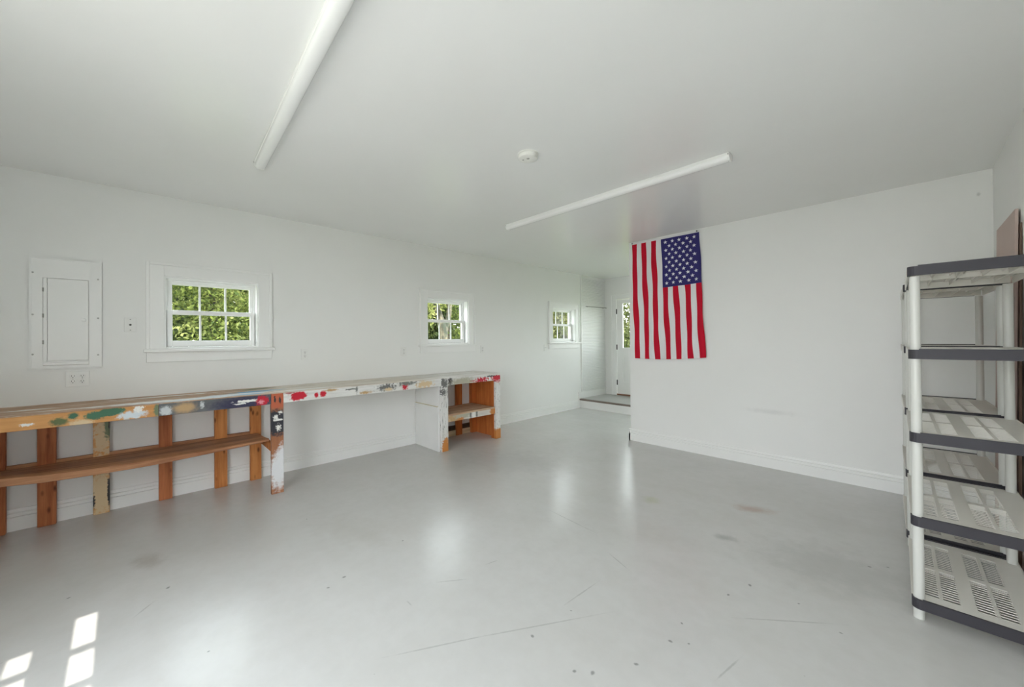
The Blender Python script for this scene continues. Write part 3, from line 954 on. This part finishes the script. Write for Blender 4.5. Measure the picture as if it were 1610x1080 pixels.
# right-hand cabinet section
M_SIDE = plain('white_painted_board', (0.80, 0.80, 0.785, 1), 0.5, 0.4, vary=0.05)
mb = MB()
mb.box(XS0, XB - TH, 2.430, 2.442, 0, RB)
mb.build('side_panel', M_SIDE, wb)['label'] = 'white painted side panel'
mb = MB(); mb.box(XL + 0.0225, XB - TH, 2.410, 2.4298, 0.445, 0.514)
mb.build('side_cleat', [M_SIDE, M_CREAMW], wb, 0.002)['label'] = 'white painted cleat with bare top edge'
box(XL + 0.0225, XB - TH, 2.4225, 2.4298, 0.0, 0.4445).build('side_panel', M_SIDE, wb, 0.001)
box(XL + 0.03, XB - TH - 0.01, 2.4105, 2.4298, 0.5142, 0.5175).build('side_cleat', plain('bare_tan_edge', lin(196, 184, 150), 0.6), wb)
box(XS0, XS1, 3.015, 3.110, 0, RB + 0.07).build('upright', M_PLY, wb, 0.003)
box(XS0, XS1 + 0.02, 3.257, 3.338, 0, RB + 0.07).build('upright', M_PLY, wb, 0.003)
box(XS0, XB - 0.037, 3.3385, 3.352, 0.0, RB).build('end_panel', M_PLY, wb)
mb = MB()
mb.box(XS1 + 0.0205, XB - TH - 0.0005, 2.4425, 3.257, 0.392, 0.414)
mb.box(XB - TH, XB - 0.012, 2.5330, 3.2675, 0.3925, 0.414)
mb.build('cabinet_shelf', wood('cabinet_shelf_wood', 1, lin(206, 178, 150), lin(160, 122, 92), 0.6, False), wb, 0.002)
box(XB - TH + 0.001, XB - 0.012, 2.5330, 3.2675, 0.325, 0.392).build('cabinet_shelf_rail', M_CSHELF, wb, 0.0025)
for a, b_ in ((2.4425, 3.0145), (3.1105, 3.2565)):
    box(XS0, XS0 + 0.02, a, b_, 0.0, 0.070).build('back_board', M_CREAMW, wb, 0.002)
    box(XS0, XS0 + 0.012, a, b_, 0.0705, 0.135).build('back_board', M_DARKW, wb, 0.002)

# ================================================================== FLAG
def make_flag():
    TLx, TRx, BLx, BRx = -2.3850, -1.5765, -2.349, -1.5190

    def P(u, v, off=0.0):
        # u 0..1 left to right, v 0..1 top to bottom
        ztop = 2.459 + (2.4555 - 2.459) * u
        zb = 1.038 - 0.012 * math.sin(u * math.pi) + (0.030 * u ** 1.5)
        xt = TLx + (TRx - TLx) * u
        xb = BLx + (BRx - BLx) * u
        e = v + 0.10 * math.sin(v * math.pi)
        x = xt + (xb - xt) * (v ** 1.15) + 0.0048 * math.sin(v * 8.5 + u * 11 + 0.8) * min(1.0, v * 3) + 0.003 * math.sin(v * 19 + u * 23)
        z = ztop + (zb - ztop) * v
        fold = 0.010 * math.sin(u * 2 * math.pi * 3.2 + 0.6 + v * 1.1) * (0.15 + 0.85 * v) + 0.005 * math.sin(u * 2 * math.pi * 7.1 + v * 3.0) * v
        y = YF - 0.004 - 0.010 - 0.012 * v - fold * 0.9 - off
        return (x, min(y, YF - 0.003 - off), z)
    mb = MB()
    NV = 60
    sub = 4
    us = [k / (13 * sub) for k in range(13 * sub + 1)]
    vs = [j / NV for j in range(NV + 1)]
    canton_u0 = 6 / 13
    canton_v = 0.405
    # snap one row to the canton edge
    jc = round(canton_v * NV)
    vs[jc] = canton_v
    idx = {}
    for j, v in enumerate(vs):
        for i, u in enumerate(us):
            idx[i, j] = len(mb.v); mb.v.append(P(u, v))
    for j in range(NV):
        for i in range(13 * sub):
            s = i // sub
            mi = 0 if s % 2 == 0 else 1
            if s >= 6 and j < jc:
                mi = 2
            mb.f.append((idx[i, j], idx[i, j + 1], idx[i + 1, j + 1], idx[i + 1, j])); mb.m.append(mi); mb.s.append(True)
    # white heading at the top edge
    for i in range(13 * sub):
        a, b_ = us[i], us[i + 1]
        p, q = P(a, 0), P(b_, 0)
        r = 0.020
        mb.face([(p[0], p[1], p[2] + r), p, q, (q[0], q[1], q[2] + r)], 1, True)
    # stars: 11 rows, alternating 5 and 4
    for row in range(11):
        cols = [0, 2, 4, 6, 8] if row % 2 == 0 else [1, 3, 5, 7]
        for c_ in cols:
            cu = canton_u0 + (7 / 13) * (0.115 + 0.0940 * c_)
            cv = canton_v * (0.075 + 0.0842 * row)
            ctr = Vector(P(cu, cv, 0.0012))
            R_ = 0.0235
            ring = []
            for k in range(10):
                rr = R_ if k % 2 == 0 else R_ * 0.40
                a = math.pi / 2 + k * math.pi / 5
                du = rr * math.cos(a) / 0.81
                dv = -rr * math.sin(a) / 1.42
                ring.append(P(cu + du, cv + dv, 0.0012))
            for k in range(10):
                mb.face([ctr, ring[(k + 1) % 10], ring[k]][::-1], 3, False)
    o = mb.build('hanging_flag', [M_FRED, M_FWHITE, M_FBLUE, M_FSTAR], at=(-1.98, YF - 0.01, 1.75))
    tag(o, 'flag of red and white stripes with white stars on blue, hung vertically on the wall', 'flag')
    return o


make_flag()
for x, z, lb in ((-2.3765, 2.4715, 'small black tack holding the striped corner of the flag'), (-1.600, 2.4675, 'small black tack above the starred corner of the flag')):
    mb = MB(); mb.lathe([(0.002, -0.001), (0.002, -0.024), (0.0075, -0.0245), (0.0085, -0.028), (0.005, -0.032)], (x, YF, z), 'y', 12)
    o = mb.build('tack', M_BLACK, at=(x, YF, z)); tag(o, lb, 'tack')

# ================================================================== SHELVING UNITS
SW, SL = 0.399, 0.780
TOPS = [0.097, 0.468, 0.847, 1.224, 1.602]
RH = 0.046


def trim_path(front=True):
    r = 0.030
    pts = []
    for k in range(7):
        a = math.pi + (math.pi / 2) * k / 6
        pts.append((r + r * math.cos(a), r + r * math.sin(a)))
    for k in range(7):
        a = 1.5 * math.pi + (math.pi / 2) * k / 6
        pts.append((SW - r + r * math.cos(a), r + r * math.sin(a)))
    return pts


def edge_trim(mb, z0, z1, back=False):
    o = trim_path()
    n = len(o)
    th = 0.010

    def inner(p):
        c = Vector((min(max(p[0], 0.030), SW - 0.030), 0.030))
        d = Vector(p) - c
        if d.length < 1e-6: return p
        d = d.normalized() * (d.length - th)
        return (c.x + d.x, c.y + d.y)
    out = [(o[0][0], 0.044)] + o + [(o[-1][0], 0.044)]
    inn = [(th, 0.044)] + [inner(p) for p in o] + [(SW - th, 0.044)]
    fy = (lambda y: SL - y) if back else (lambda y: y)

    def zt(p):
        return z1 - (0.004 if (p[0] < 0.034 or p[0] > SW - 0.034) else 0.0)
    pts = []
    # insert the small step where the raised lip starts
    N = len(out)
    for i in range(N - 1):
        a, b_ = out[i], out[i + 1]; c_, d_ = inn[i], inn[i + 1]
        segs = [(a, b_, c_, d_, None)]
        if abs(b_[0] - a[0]) > 0.2:
            xs = [a[0], 0.034, SW - 0.034, b_[0]]
            segs = []
            for k in range(3):
                A, B = (xs[k], a[1]), (xs[k + 1], a[1]); Cc, Dd = (xs[k], c_[1]), (xs[k + 1], c_[1])
                segs.append((A, B, Cc, Dd, z1 if k == 1 else z1 - 0.004))
        for A, B, Cc, Dd, h in segs:
            h = z1 - 0.004 if h is None else h
            q = [(A[0], fy(A[1])), (B[0], fy(B[1])), (Dd[0], fy(Dd[1])), (Cc[0], fy(Cc[1]))]
            sm = h < z1 - 0.001
            mb.face([(q[0][0], q[0][1], z0), (q[1][0], q[1][1], z0), (q[1][0], q[1][1], h), (q[0][0], q[0][1], h)], 0, True)
            mb.face([(q[3][0], q[3][1], z0), (q[2][0], q[2][1], z0), (q[2][0], q[2][1], h), (q[3][0], q[3][1], h)], 0, True)
            mb.face([(q[0][0], q[0][1], h), (q[1][0], q[1][1], h), (q[2][0], q[2][1], h), (q[3][0], q[3][1], h)], 0)
            mb.face([(q[0][0], q[0][1], z0), (q[1][0], q[1][1], z0), (q[2][0], q[2][1], z0), (q[3][0], q[3][1], z0)], 0)
            if h > z1 - 0.001:
                for k_ in (0, 1):
                    a1, a2 = q[k_], q[3 - k_]
                    mb.face([(a1[0], a1[1], h - 0.004), (a2[0], a2[1], h - 0.004), (a2[0], a2[1], h), (a1[0], a1[1], h)], 0)
    return mb


COLS = [(0.037, 0.088), (0.100, 0.151), (0.199, 0.250), (0.262, 0.313)]
ROWS = [(0.075, 0.375), (0.410, 0.700)]


def shelf_mesh(zt):
    """moulded tray: top plate with louvred openings, side skirts and ribs underneath"""
    mb = MB()
    s = zt - 0.005
    holes = [(c0, c1, r0, r1) for c0, c1 in COLS for r0, r1 in ROWS]
    X = sorted({0.010, SW - 0.010, *[h[0] for h in holes], *[h[1] for h in holes]})
    Y = sorted({0.010, SL - 0.010, *[h[2] for h in holes], *[h[3] for h in holes]})
    for i in range(len(X) - 1):
        for j in range(len(Y) - 1):
            cx, cy = (X[i] + X[i + 1]) / 2, (Y[j] + Y[j + 1]) / 2
            if not any(h[0] < cx < h[1] and h[2] < cy < h[3] for h in holes):
                mb.box(X[i], X[i + 1], Y[j], Y[j + 1], s - 0.005, s)
    for c0, c1, r0, r1 in holes:
        n = 13
        p = (r1 - r0) / n
        for k in range(n):
            y = r0 + (k + 0.5) * p
            a = math.radians(-16)
            w, h = 0.0082, 0.0012
            M = Matrix.Translation((0, y, s - 0.0045)) @ Matrix.Rotation(a, 4, 'X')
            mb.box(c0 - 0.001, c1 + 0.001, -w, w, -h, h, 0, M)
        mb.box(c0 - 0.003, c0, r0 - 0.003, r1 + 0.003, s - 0.016, s - 0.005)
        mb.box(c1, c1 + 0.003, r0 - 0.003, r1 + 0.003, s - 0.016, s - 0.005)
    for x in (0.0, SW - 0.006):
        mb.box(x, x + 0.006, 0.044, SL - 0.004, zt - RH, s + 0.002)
    for x in (0.006, SW - 0.010):
        mb.box(x, x + 0.004, 0.03, SL - 0.03, s - 0.010, s)
    for x in (0.094, 0.175, 0.256, 0.335):
        mb.box(x - 0.0015, x + 0.0015, 0.012, SL - 0.012, zt - RH + 0.012, s - 0.005)
    for y in (0.3925,):
        mb.box(0.006, SW - 0.006, y - 0.0015, y + 0.0015, zt - RH + 0.012, s - 0.005)
    for y in (0.012, SL - 0.016):
        mb.box(0.012, SW - 0.012, y, y + 0.004, zt - RH + 0.002, s - 0.005)
    return mb


def shelving(label):
    root = empty('shelving_unit', (0, 0, 0))
    tag(root, label, 'shelving unit', 'pale grey plastic shelving units')
    for zt in TOPS:
        sh = shelf_mesh(zt).build('shelf', M_PLASTIC, root)
        for bk in (False, True):
            mb = MB()
            if bk: mb.box(0.040, SW - 0.040, SL - 0.0100, SL, zt - RH, zt)
            else: edge_trim(mb, zt - RH, zt)
            e = mb.build('edge_trim', M_EDGE, root)
            e.parent = sh
            e['label'] = 'charcoal edge strip'
    for x in (0.0235, SW - 0.0235):
        for y in (0.033, SL - 0.033):
            mb = MB(); mb.lathe([(0.0185, 0.0), (0.0188, 0.004), (0.0178, 1.553)], (x, y, 0), 'z', 24)
            mb.build('post', M_POST, root)
    return root


u1 = shelving('front plastic shelving unit of the two, standing clear with its charcoal end showing in full')
u1.location = (0.0055, 2.505, 0)
u1.rotation_euler = (0, 0, 0.0115)


def copy_tree(o, parent=None):
    c = o.copy(); COL.objects.link(c); c.parent = parent
    for ch in list(o.children):
        copy_tree(ch, c)
    return c


u2 = copy_tree(u1)
u2['label'] = 'rear plastic shelving unit of the two, between the front unit and the flag wall'
u2.location = (-0.011, 3.338, 0)
u2.rotation_euler = (0, 0, 0.024)

# boards leaning on the right wall behind the shelves
mb = MB()
th = 0.013
pts = [(0.420, 0.0), (0.4325, 1.978)]
mb.prism([(0.4005, 0.0), (0.4005 + th, 0.0), (0.427 + th, 1.985), (0.427, 1.985)], 'y', 3.487, 4.105)
o = mb.build('board', M_PINK, at=(0.40, 3.5, 0), bevel=0.002)
tag(o, 'tall pinkish tan board leaning on the right wall behind the shelving', 'board', 'boards leaning behind the shelving')
mb = MB()
mb.prism([(0.4155, 0.0), (0.4275, 0.0), (0.4475, 1.90), (0.4418, 1.90)], 'y', 3.455, 3.90)
o = mb.build('board', M_BROWN, at=(0.42, 3.4, 0), bevel=0.001)
tag(o, 'dark brown board tucked between the pinkish board and the right wall', 'board', 'boards leaning behind the shelving')

# ================================================================== OUTSIDE
def mat_leaf(name, c1, c2, c3):
    m = bpy.data.materials.new(name)
    m.use_nodes = True
    nt = m.node_tree
    nt.nodes.clear()
    t = NT(nt)
    out = t.node('ShaderNodeOutputMaterial')
    p = t.pos()
    n = t.noise(p, 9.0, 2)
    n2 = t.noise(p, 1.3, 2)
    col = t.mix(t.mapr(n, 0.35, 0.65), c1, c2)
    col = t.mix(t.mapr(n2, 0.5, 0.68), col, c3)
    d = t.node('ShaderNodeBsdfDiffuse'); t.link(col, d.inputs[0])
    tr = t.node('ShaderNodeBsdfTranslucent'); t.link(col, tr.inputs[0])
    mx = t.node('ShaderNodeMixShader'); mx.inputs[0].default_value = 0.4
    t.link(d.outputs[0], mx.inputs[1]); t.link(tr.outputs[0], mx.inputs[2])
    t.link(mx.outputs[0], out.inputs[0])
    return m


LEAF_BRIGHT = mat_leaf('leaf_bright', lin(114, 122, 64), lin(54, 68, 40), lin(160, 162, 104))
LEAF_MID = mat_leaf('leaf_mid', lin(74, 84, 50), lin(40, 50, 36), lin(96, 104, 62))
LEAF_PALE = mat_leaf('leaf_pale', lin(116, 120, 76), lin(62, 72, 46), lin(142, 142, 102))
M_BARK = plain('bark', lin(62, 56, 50), 0.9, 0.1, vary=0.4)


def mat_bark(name, c1, c2):
    m, t, b = new_mat(name)
    p = t.pos()
    n = t.noise(t.scale(p, (16, 16, 4)), 1.0, 4, 0.7)
    n2 = t.noise(p, 5.0, 3)
    col = t.mix(t.mapr(n, 0.42, 0.6), c1, c2)
    t.link(t.mix(t.mapr(n2, 0.5, 0.62), col, lin(52, 56, 46)), b.inputs['Base Color'])
    b.inputs['Roughness'].default_value = 0.9
    return m


M_BARKL = mat_bark('pale_bark', lin(112, 104, 88), lin(62, 56, 48))


def leaf_mesh(name, mat, parent, blobs, n, size):
    me = bpy.data.meshes.new(name)
    vol = np.array([b[3] * b[4] * b[5] for b in blobs]); vol = vol / vol.sum()
    ids = rng.choice(len(blobs), n, p=vol)
    B = np.array(blobs)[ids]
    d = rng.normal(size=(n, 3)); d /= np.linalg.norm(d, axis=1)[:, None]
    r = rng.uniform(0.35, 1.0, n) ** 0.6
    C = B[:, :3] + d * r[:, None] * B[:, 3:6]
    C[:, 2] = np.maximum(C[:, 2], 0.02)
    a = rng.normal(size=(n, 3)); a /= np.linalg.norm(a, axis=1)[:, None]
    b = np.cross(a, rng.normal(size=(n, 3))); b /= np.linalg.norm(b, axis=1)[:, None]
    s = size * rng.uniform(0.6, 1.3, n)[:, None]
    nrm = np.cross(a, b)
    V = np.stack([C - a * s, C - b * s * 0.45 + nrm * s * 0.12, C + a * s, C + b * s * 0.45 + nrm * s * 0.12], 1).reshape(-1, 3)
    off = np.array(parent.location)
    V = V - off
    F = np.arange(n * 4).reshape(-1, 4)
    me.from_pydata(V.tolist(), [], F.tolist())
    me.materials.append(mat)
    o = bpy.data.objects.new(name, me)
    COL.objects.link(o)
    o.parent = parent
    return o


def tree(x, y, label, kind, leaf, blobs, n, size, trunk=None, bark=None, group=None):
    root = empty(kind, (x, y, -0.1))
    tag(root, label, kind, group)
    leaf_mesh('foliage', leaf, root, blobs, n, size)
    if trunk:
        mb = MB()
        for pts, rad in trunk:
            mb.tube(pts, rad, 9)
        mb.build('trunk', bark or M_BARK, root)
    return root


def blobs_at(x, y, z, rx, ry, rz, k, spread):
    L = []
    for i in range(k):
        a = rng.uniform(0, 2 * math.pi); e = rng.uniform(-1, 1)
        q = spread * rng.uniform(0.3, 1.0)
        L.append((x + rx * q * math.cos(a), y + ry * q * math.sin(a), z + rz * q * e, rx * rng.uniform(0.35, 0.6), ry * rng.uniform(0.35, 0.6), rz * rng.uniform(0.35, 0.6)))
    return L


struct(box(-40, 40, -40, 50, -0.30, -0.10).build('ground', plain('lawn', lin(104, 112, 68), 0.9, 0.1, vary=0.4)))
struct(box(-5.5, 3.0, -14, YB - W, -0.10, -0.02).build('driveway', plain('pale_concrete', lin(190, 186, 178), 0.8, 0.2, vary=0.1)))


def simple_trunk(x, y, h, r, lean=0.0):
    return [([(x, y, -0.12), (x + lean * 0.4, y + 0.05, h * 0.45), (x + lean, y - 0.05, h)], [r, r * 0.8, r * 0.5])]


G_ = 'trees outside the windows'
tree(-8.7, 0.75, 'bright green leafy tree filling the window beside the breaker box', 'tree', LEAF_BRIGHT, blobs_at(-8.7, 0.75, 2.2, 1.0, 1.5, 1.9, 18, 0.75), 9500, 0.046, simple_trunk(-8.9, 0.9, 2.6, 0.09), group=G_)
tree(-11.4, 1.4, 'darker tree behind the bright tree outside the window beside the breaker box', 'tree', LEAF_MID, blobs_at(-11.4, 1.4, 2.3, 1.0, 2.2, 2.4, 18, 0.75), 10000, 0.085, simple_trunk(-11.4, 1.2, 3.0, 0.12), group=G_)
# old pale trunk with forked limbs, seen in the middle window
x0, y0 = -8.0, 5.36
tree(x0, y0, 'pale thick forked trunk in the middle window with thin leaves above', 'tree', LEAF_BRIGHT,
     blobs_at(x0 - 0.2, y0 - 0.5, 2.7, 0.8, 0.9, 0.8, 7, 0.8) + [(x0 - 0.3, y0 + 0.62, 2.0, 0.30, 0.28, 0.30), (x0 + 0.1, y0 - 0.55, 1.95, 0.30, 0.22, 0.35), (x0 + 0.1, y0 + 0.5, 1.35, 0.3, 0.3, 0.3)], 3400, 0.05,
     [([(x0, y0, -0.12), (x0 + 0.02, y0 + 0.02, 0.8), (x0, y0 - 0.02, 1.55), (x0 - 0.1, y0 - 0.12, 2.1), (x0 - 0.3, y0 - 0.3, 3.4)], [0.15, 0.12, 0.11, 0.08, 0.05]),
      ([(x0, y0, 1.45), (x0 - 0.05, y0 + 0.18, 1.85), (x0 - 0.1, y0 + 0.30, 2.6), (x0 - 0.2, y0 + 0.5, 3.4)], [0.09, 0.07, 0.05, 0.03])], M_BARKL, group=G_)
tree(-11.6, 7.0, 'dark green tree behind the pale forked trunk outside the middle window', 'tree', LEAF_MID, blobs_at(-11.6, 7.0, 2.1, 1.0, 2.4, 2.3, 20, 0.75), 12000, 0.085, simple_trunk(-11.2, 7.6, 3.0, 0.14), group=G_)
tree(-8.9, 10.6, 'leafy tree outside the far small window', 'tree', LEAF_PALE, blobs_at(-8.9, 10.6, 2.1, 1.0, 1.5, 1.9, 14, 0.75), 6500, 0.07, simple_trunk(-8.6, 10.9, 2.6, 0.10), group=G_)
tree(-11.6, 13.4, 'dark tree behind the leafy tree outside the far small window', 'tree', LEAF_MID, blobs_at(-11.6, 13.4, 2.2, 1.2, 2.2, 2.4, 18, 0.75), 11000, 0.09, simple_trunk(-11.0, 13.6, 3.0, 0.14), group=G_)
tree(-6.4, 12.2, 'pale leafy tree seen through the glass of the entry door', 'tree', LEAF_PALE, blobs_at(-6.4, 12.2, 2.0, 1.2, 1.0, 1.9, 14, 0.75), 4600, 0.065, simple_trunk(-6.3, 12.4, 2.6, 0.09), group=G_)


def hedge(x0, x1, y0, y1, h, n, size, label):
    root = empty('hedge', ((x0 + x1) / 2, (y0 + y1) / 2, -0.1))
    tag(root, label, 'hedge')
    L = max(x1 - x0, y1 - y0)
    k = int(L / 1.1)
    B = []
    for i in range(k):
        f = (i + 0.5) / k
        for z in (0.7, 2.0, 3.2):
            cx = x0 + (x1 - x0) * (f if x1 - x0 > y1 - y0 else 0.5)
            cy = y0 + (y1 - y0) * (f if y1 - y0 >= x1 - x0 else 0.5)
            B.append((cx, cy, z * h / 4, 0.9 * rng.uniform(0.8, 1.2), 0.9 * rng.uniform(0.8, 1.2), 0.95 * h / 4 * rng.uniform(0.8, 1.3)))
    o = leaf_mesh('foliage', LEAF_MID, root, B, n, size)


hedge(-15.2, -14.0, -3.0, 25.0, 4.4, 21000, 0.15, 'tall dark hedge behind the trees on the window side')
hedge(-13.0, 1.5, 20.5, 21.5, 2.0, 7000, 0.15, 'tall dark hedge beyond the tree outside the entry door')

# ================================================================== LIGHT
wd = bpy.data.worlds.new('sky')
SC.world = wd
wd.use_nodes = True
t = NT(wd.node_tree)
bg = wd.node_tree.nodes['Background']
tc = t.node('ShaderNodeTexCoord')
sx = t.node('ShaderNodeSeparateXYZ'); t.link(tc.outputs['Generated'], sx.inputs[0])
col = t.mix(t.mapr(sx.outputs[2], 0.0, 0.7), (0.96, 0.985, 1.0, 1), (0.83, 0.92, 1.0, 1))
t.link(col, bg.inputs[0])
bg.inputs[1].default_value = 4.0

sun = bpy.data.lights.new('sun', 'SUN')
sun.energy = 4.5
sun.angle = math.radians(0.25)
sun.color = (1.0, 0.96, 0.88)
so = bpy.data.objects.new('sun', sun)
COL.objects.link(so)
el = math.radians(32)
so.rotation_euler = Vector((-math.cos(el), -0.03 * math.cos(el), -math.sin(el))).to_track_quat('-Z', 'Y').to_euler()
so.location = (20, 0, 12)

# ================================================================== CAMERA
TH_, PT, RO = math.radians(46.00894), math.radians(0.34175), math.radians(-0.47874)
F_PX, CY = 598.36, 530.633


def cam_axis(x, y, w):
    x, y = x * math.cos(RO) - y * math.sin(RO), x * math.sin(RO) + y * math.cos(RO)
    fw = w * math.cos(PT) - y * math.sin(PT)
    up = w * math.sin(PT) + y * math.cos(PT)
    return Vector((-math.sin(TH_) * fw + math.cos(TH_) * x, math.cos(TH_) * fw + math.sin(TH_) * x, up))


cam = bpy.data.cameras.new('camera')
co = bpy.data.objects.new('camera', cam)
COL.objects.link(co)
X_, Y_, Z_ = cam_axis(1, 0, 0), cam_axis(0, 1, 0), -cam_axis(0, 0, 1)
co.matrix_world = Matrix(((X_.x, Y_.x, Z_.x, 0), (X_.y, Y_.y, Z_.y, 0), (X_.z, Y_.z, Z_.z, 1.28), (0, 0, 0, 1)))
cam.sensor_fit = 'HORIZONTAL'
cam.sensor_width = 36.0
cam.lens = F_PX / 1610 * 36.0
cam.shift_y = -(540 - CY) / 1610
cam.clip_start = 0.02
cam.clip_end = 200
SC.camera = co

SC.view_settings.view_transform = 'Standard'
SC.view_settings.look = 'None'
SC.view_settings.gamma = 1.0
SC.view_settings.use_curve_mapping = False
SC.view_settings.exposure = 1.12
SC.cycles.max_bounces = 14
SC.cycles.diffuse_bounces = 8
SC.cycles.glossy_bounces = 5
SC.cycles.transparent_max_bounces = 12
SC.cycles.sample_clamp_indirect = 8.0
SC.cycles.use_denoising = True
